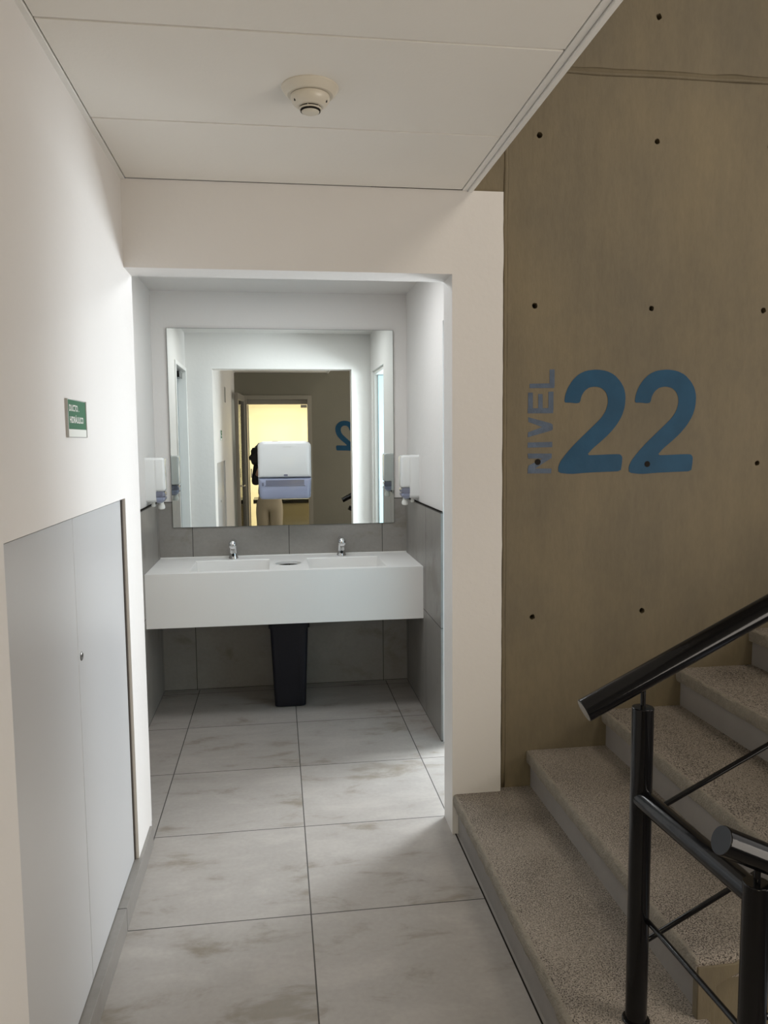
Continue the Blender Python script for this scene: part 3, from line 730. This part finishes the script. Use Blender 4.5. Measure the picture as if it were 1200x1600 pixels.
cv = obj('cover', half(PZM, PZ1, .034, .003, False), 'whiteplastic', pd, smooth='auto')
lw = obj('lower_window', half(PZ0, PZM-.001, .003, .022, False, .035), 'bluegrey', pd, smooth='auto')
obj('paper_slot', B(PX0+.045, PX1-.045, PY0-.0008, PY0+.01, PZM-.046, PZM-.013), 'bluedark', lw, bevel=.0005)
obj('slot_edge', B(PX0+.040, PX1-.040, PY0-.003, PY0+.004, PZM-.050, PZM-.045), 'bluedark', lw, bevel=.001)
obj('wheel', B(PX0+.022, PX0+.034, PY0-.0025, PY0+.01, PZM-.048, PZM-.028), 'bluedark', lw, bevel=.002)
bm = bmesh.new(); prism(bm, rrect(.024, .011, .004), lambda u, v, d: (pcx+.005+u, PY0-d, PZM+.016+v), -.002, .0012)
obj('emblem', bm, 'bluedark', cv)
bm = bmesh.new(); prism(bm, rrect(.050, .006, .0028), lambda u, v, d: (pcx+.016+u, PY0+.01-d, PZ1-.032+v), -.002, .0122)
obj('latch', bm, 'whiteplastic', cv)

# ------------------------------------------------------------------ soap dispensers
def soap(side, xw, yc, lab):
    s = side   # +1: sticks out towards +x
    t = thing('soap_dispenser', lab, 'soap dispenser', (xw, yc, 1.2), 'soap dispensers on the side walls')
    Y0, Y1, Z0, Z1 = yc-.052, yc+.052, 1.235, 1.492
    def shell(x0, x1, z0, z1, r, ins=.010, bot=0):
        zc, h = (z0+z1)/2, z1-z0
        bm = bmesh.new(); rings = []
        for x, i in ((x0, 0), (x0+(x1-x0)*.75, 0), (x0+(x1-x0)*.92, ins*.4), (x1, ins)):
            pts = rrect((Y1-Y0)-2*i, h-2*min(i, h*.3), min(r, h/2.2))
            rings.append([(xw+s*x, yc+u, zc+v) for u, v in pts])
        loft(bm, rings); return bm
    obj('back_body', shell(0, .058, Z0, Z1, .018, .002), 'whiteplastic', t, smooth='auto')
    cov = obj('front_cover', shell(.0575, .108, Z0+.062, Z1-.002, .014), 'whiteplastic', t, smooth='auto')
    lo = obj('level_window', shell(.0575, .106, Z0+.030, Z0+.0615, .003), 'bluedark', t, smooth='auto')
    bm = bmesh.new(); n = 5
    rings = []
    for z, d, wv in ((Z0+.0295, .105, .050), (Z0+.015, .104, .049), (Z0+.004, .095, .042), (Z0-.004, .085, .030)):
        rings.append([(xw+s*x, yc+y, z) for x, y in ((.058, -wv), (d-.01, -wv), (d, -wv+.012), (d, wv-.012), (d-.01, wv), (.058, wv))])
    obj('push_bar', loft(bm, rings), 'bluegrey', t, smooth='auto')
    obj('nozzle', lathe(bmesh.new(), [(.013, 0), (.014, -.010), (.019, -.022), (.021, -.032), (.017, -.041), (.008, -.044)], (xw+s*.078, yc, Z0), 24), 'nozzle', t, smooth='auto')
    obj('bracket', lathe(bmesh.new(), [(.010, .002), (.010, -.012), (.013, -.018), (.010, -.026), (.005, -.028)], (xw+s*.035, yc-.01, Z0), 16), 'nozzle', t, smooth='auto')
soap(1, NXL, .335, 'white soap dispenser with grey window on the left side wall by the mirror')
soap(-1, NXR, .300, 'white soap dispenser with grey window on the right side wall by the mirror')

# ------------------------------------------------------------------ glass door, open leaf, desk (seen in the mirror)
struct('trim_9', B((GX0, GX0+.055, YR-.12, YR+.018, 0, GZ), (GX1-.055, GX1, YR-.12, YR+.018, 0, GZ), (GX0+.055, GX1-.055, YR-.12, YR+.018, GZ-.055, GZ)), 'framedark', bevel=.002)
struct('trim_10', B((GX0+.055, GX1-.055, YR-.075, YR-.025, GZ-.12, GZ-.055),), 'framebeige', bevel=.002)
d4 = struct('door_4', B(GX0+.062, GX1-.060, YR-.055, YR-.045, .01, GZ-.125), 'glass')
obj('patch_fitting', B((GX1-.145, GX1-.062, YR-.066, YR-.036, GZ-.165, GZ-.127),), 'steel', d4)
obj('door_edge_rail', B((GX0+.060, GX0+.075, YR-.062, YR-.038, .01, GZ-.125),), 'framebeige', d4)
bm = tube(bmesh.new(), (GX0+.095, YR-.044, 1.20), (GX0+.095, YR+.0, 1.20), .006, 12); tube(bm, (GX0+.095, YR-.044, 1.10), (GX0+.095, YR+.0, 1.10), .006, 12); tube(bm, (GX0+.095, YR+.0, 1.09), (GX0+.095, YR+.0, 1.21), .008, 12)
obj('door_handle', bm, 'steel', d4, smooth='auto')
# leaf folded back towards the left wall
RL = Matrix.Translation((GX0+.03, YR+.03, 0)) @ Matrix.Rotation(math.radians(94.5), 4, 'Z')
def leafbox(*a):
    bm = B(*a); bmesh.ops.transform(bm, matrix=RL, verts=bm.verts); return bm
L_ = .76
d5 = struct('door_5', leafbox((0, .07, 0, .038, .008, GZ-.01), (L_-.07, L_, 0, .038, .008, GZ-.01), (.07, L_-.07, 0, .038, .008, .10), (.07, L_-.07, 0, .038, GZ-.09, GZ-.01)), 'framebeige', bevel=.002)
obj('glass_pane', leafbox(.07, L_-.07, .015, .022, .10, GZ-.09), 'glass', d5)
bm = tube(bmesh.new(), (L_-.035, 0, 1.02), (L_-.035, -.05, 1.02), .009, 12); tube(bm, (L_-.025, -.045, 1.02), (L_-.14, -.045, 1.02), .008, 12)
bmesh.ops.transform(bm, matrix=RL, verts=bm.verts); obj('door_handle', bm, 'steel', d5, smooth='auto')
dk = thing('office_desk', 'beige office counter with dark granite top beyond the glass door, seen in the mirror', 'desk', (.3, -5.8, 0))
obj('counter_slab', B(-.40, 1.30, -6.05, -5.50, .700, .755), 'desktop', dk, bevel=.004)
obj('cabinet_body', B(-.36, 1.28, -6.03, -5.54, .0, .70), 'deskbody', dk)
for xa, xb in ((-.358, -.002), (.002, .43), (.434, .85), (.854, 1.278)):
    obj('cabinet_door', B(xa, xb, -5.54, -5.522, .05, .695), 'deskbody', dk, bevel=.001)

# ------------------------------------------------------------------ person holding the phone (behind the camera, seen in the mirror)
pn = thing('person', 'person with black hair, dark top and khaki trousers holding up a phone behind the camera', 'person', (-.17, -4.66, 0))
def skin_mesh(name, verts, edges, radii, m, parent, root=0, sub=2):
    me = bpy.data.meshes.new(name); me.from_pydata([Vector(v) for v in verts], edges, []); me.materials.append(M[m])
    o = bpy.data.objects.new(name, me); C.objects.link(o)
    s = o.modifiers.new('skin', 'SKIN'); s.use_smooth_shade = True
    d = me.skin_vertices[0].data
    for i, r in enumerate(radii): d[i].radius = r if isinstance(r, tuple) else (r, r)
    for q in d: q.use_root = False
    d[root].use_root = True
    sb = o.modifiers.new('sub', 'SUBSURF'); sb.levels = sub; sb.render_levels = sub
    dg = bpy.context.evaluated_depsgraph_get(); dg.update()
    nm = bpy.data.meshes.new_from_object(o.evaluated_get(dg)); nm.name = name
    bpy.data.objects.remove(o)
    o = bpy.data.objects.new(name, nm); C.objects.link(o)
    for p in nm.polygons: p.use_smooth = True
    if not nm.materials: nm.materials.append(M[m])
    o.parent = parent; o.matrix_parent_inverse = Matrix.Translation(-parent.location)
    return o
bx, by = -.17, -4.68      # facing +y; person's right hand is at +x
V = [(bx, by, .84), (bx, by, .98), (bx, by+.01, 1.12), (bx, by, 1.24), (bx-.01, by, 1.285), (bx-.06, by+.015, 1.345),   # pelvis..neck
     (bx-.14, by, 1.235), (bx-.175, by+.02, 1.03), (bx-.12, by+.24, 1.20), (bx-.005, by+.345, 1.455),                       # left shoulder, elbow, forearm, wrist
     (bx+.14, by, 1.235), (bx+.21, by+.02, 1.05), (bx+.20, by+.24, 1.23), (bx+.165, by+.345, 1.455),
     (bx-.085, by, .77), (bx-.095, by+.01, .44), (bx-.10, by-.02, .09),
     (bx+.085, by, .77), (bx+.095, by+.01, .44), (bx+.10, by-.02, .09)]
E_ = [(0, 1), (1, 2), (2, 3), (3, 4), (4, 5), (3, 6), (6, 7), (7, 8), (8, 9), (3, 10), (10, 11), (11, 12), (12, 13), (0, 14), (14, 15), (15, 16), (0, 17), (17, 18), (18, 19)]
R_ = [(.135, .10), (.115, .085), (.13, .095), (.12, .085), (.055, .055), (.048, .05), (.062, .062), (.042, .042), (.036, .036), (.022, .022), (.062, .062), (.042, .042), (.036, .036), (.022, .022),
      (.085, .09), (.055, .06), (.038, .042), (.085, .09), (.055, .06), (.038, .042)]
# hands: palms and five curled fingers wrapped round the phone sides
def add(v, r, p): V.append(v); R_.append((r, r)); E_.append((p, len(V)-1)); return len(V)-1
phx, phy, phz = -.0813, -4.302, 1.555
for s, wi in ((-1, 9), (1, 13)):
    palm = add((phx+s*.060, phy-.022, 1.485), .020, wi)
    for k, (dz, ln) in enumerate(((.040, .95), (.020, 1.05), (.0, 1.0), (-.020, .8))):
        a = add((phx+s*.066, phy-.006, 1.495+dz), .0085, palm)
        b = add((phx+s*.056, phy-.002+.0, 1.498+dz*1.05), .0078, a)
    th = add((phx+s*.048, phy-.030, 1.475), .0100, palm)
    add((phx+s*.022, phy-.024, 1.495), .0080, th)
body = skin_mesh('body', V, E_, R_, 'skin', pn, 0, 1)
# clothing follows the limbs
skin_mesh('top', [(bx, by, .80), (bx, by, 1.0), (bx, by+.01, 1.12), (bx, by, 1.235), (bx-.145, by, 1.235), (bx-.175, by+.02, 1.03), (bx-.135, by+.20, 1.15), (bx+.145, by, 1.235), (bx+.21, by+.02, 1.05), (bx+.20, by+.20, 1.18), (bx-.01, by, 1.275)],
          [(0, 1), (1, 2), (2, 3), (3, 4), (4, 5), (5, 6), (3, 7), (7, 8), (8, 9), (3, 10)],
          [(.185, .135), (.14, .108), (.148, .112), (.138, .10), (.075, .075), (.055, .055), (.048, .048), (.075, .075), (.055, .055), (.048, .048), (.066, .066)], 'blacktop', pn)
skin_mesh('trousers', [(bx, by, .93), (bx, by, .84), (bx-.085, by, .72), (bx-.085, by+.01, .44), (bx-.10, by-.02, .11), (bx+.085, by, .72), (bx+.085, by+.01, .44), (bx+.10, by-.02, .11)],
          [(0, 1), (1, 2), (2, 3), (3, 4), (1, 5), (5, 6), (6, 7)], [(.13, .10), (.15, .115), (.11, .11), (.09, .085), (.062, .066), (.11, .11), (.09, .085), (.062, .066)], 'khaki', pn)
for s in (-1, 1):
    skin_mesh('shoe', [(bx+s*.102, by-.07, .042), (bx+s*.104, by, .045), (bx+s*.11, by+.09, .036), (bx+s*.115, by+.15, .03)], [(0, 1), (1, 2), (2, 3)], [.036, .042, .036, .026], 'shoe', pn, 1)
# head
hcx, hcy, hcz = bx-.075, by+.03, 1.43
def blob(name, m, par, fn, nu=36, nv=28):
    bm = bmesh.new(); R = []
    for j in range(1, nv):
        ph = PI*j/nv; R.append([bm.verts.new(fn(math.sin(ph)*math.cos(2*PI*i/nu), math.sin(ph)*math.sin(2*PI*i/nu), math.cos(ph))) for i in range(nu)])
    t = bm.verts.new(fn(0, 0, 1)); b = bm.verts.new(fn(0, 0, -1))
    for a, c_ in zip(R, R[1:]):
        for i in range(nu): bm.faces.new((a[i], a[(i+1) % nu], c_[(i+1) % nu], c_[i]))
    for i in range(nu): bm.faces.new((t, R[0][i], R[0][(i+1) % nu])); bm.faces.new((b, R[-1][(i+1) % nu], R[-1][i]))
    return obj(name, bm, m, par, smooth=True)
def headfn(x, y, z):
    k = 1-.24*max(0, -z)**1.5                       # narrower jaw
    X = x*.074*k; Y = y*.092*(1-.10*max(0, -z)); Z = z*.112
    g = lambda cx, cz, s: math.exp(-((x-cx)**2+(z-cz)**2)/(2*s*s)) if y > 0 else 0
    Y += .024*g(0, -.22, .11)+.006*g(0, -.55, .16)+.008*g(0, -.85, .14)+.006*g(0, .18, .35)-.010*g(.38, .03, .13)-.010*g(-.38, .03, .13)
    return (hcx+X, hcy+Y, hcz+Z)
hd = blob('head', 'skin', pn, headfn, 56, 44)
def hairfn(x, y, z):
    base = .128+.028*noise.noise(Vector((x*2.3, y*2.3, z*2.3)))+.012*noise.noise(Vector((x*8, y*8, z*8)))
    wd = 1.0+.42*max(0, -z+.15)
    yy = y*base*1.02 if y < .25 else min(y*base, .045+.02*y)
    return (hcx+x*base*wd*1.12, hcy-.012+yy, hcz-.025+z*base*1.12)
blob('hair', 'hair', pn, hairfn, 56, 40)
for s in (-1, 1):
    blob('eye', 'eye', hd, lambda x, y, z, s=s: (hcx+s*.029+x*.012, hcy+.080+y*.010, hcz+.003+z*.008), 16, 12)
    blob('ear', 'skin', hd, lambda x, y, z, s=s: (hcx+s*.073+x*.009, hcy+.0+y*.018, hcz-.005+z*.030), 16, 12)
blob('mouth', 'lip', hd, lambda x, y, z: (hcx+x*.024, hcy+.090+y*.006, hcz-.062+z*.007), 20, 10)
ph = tag(obj('phone', B(phx-.038, phx+.038, phy-.012, phy-.004, 1.432, 1.582), 'phone', bevel=.003), 'dark phone held up in both hands, taking the photograph', 'phone')
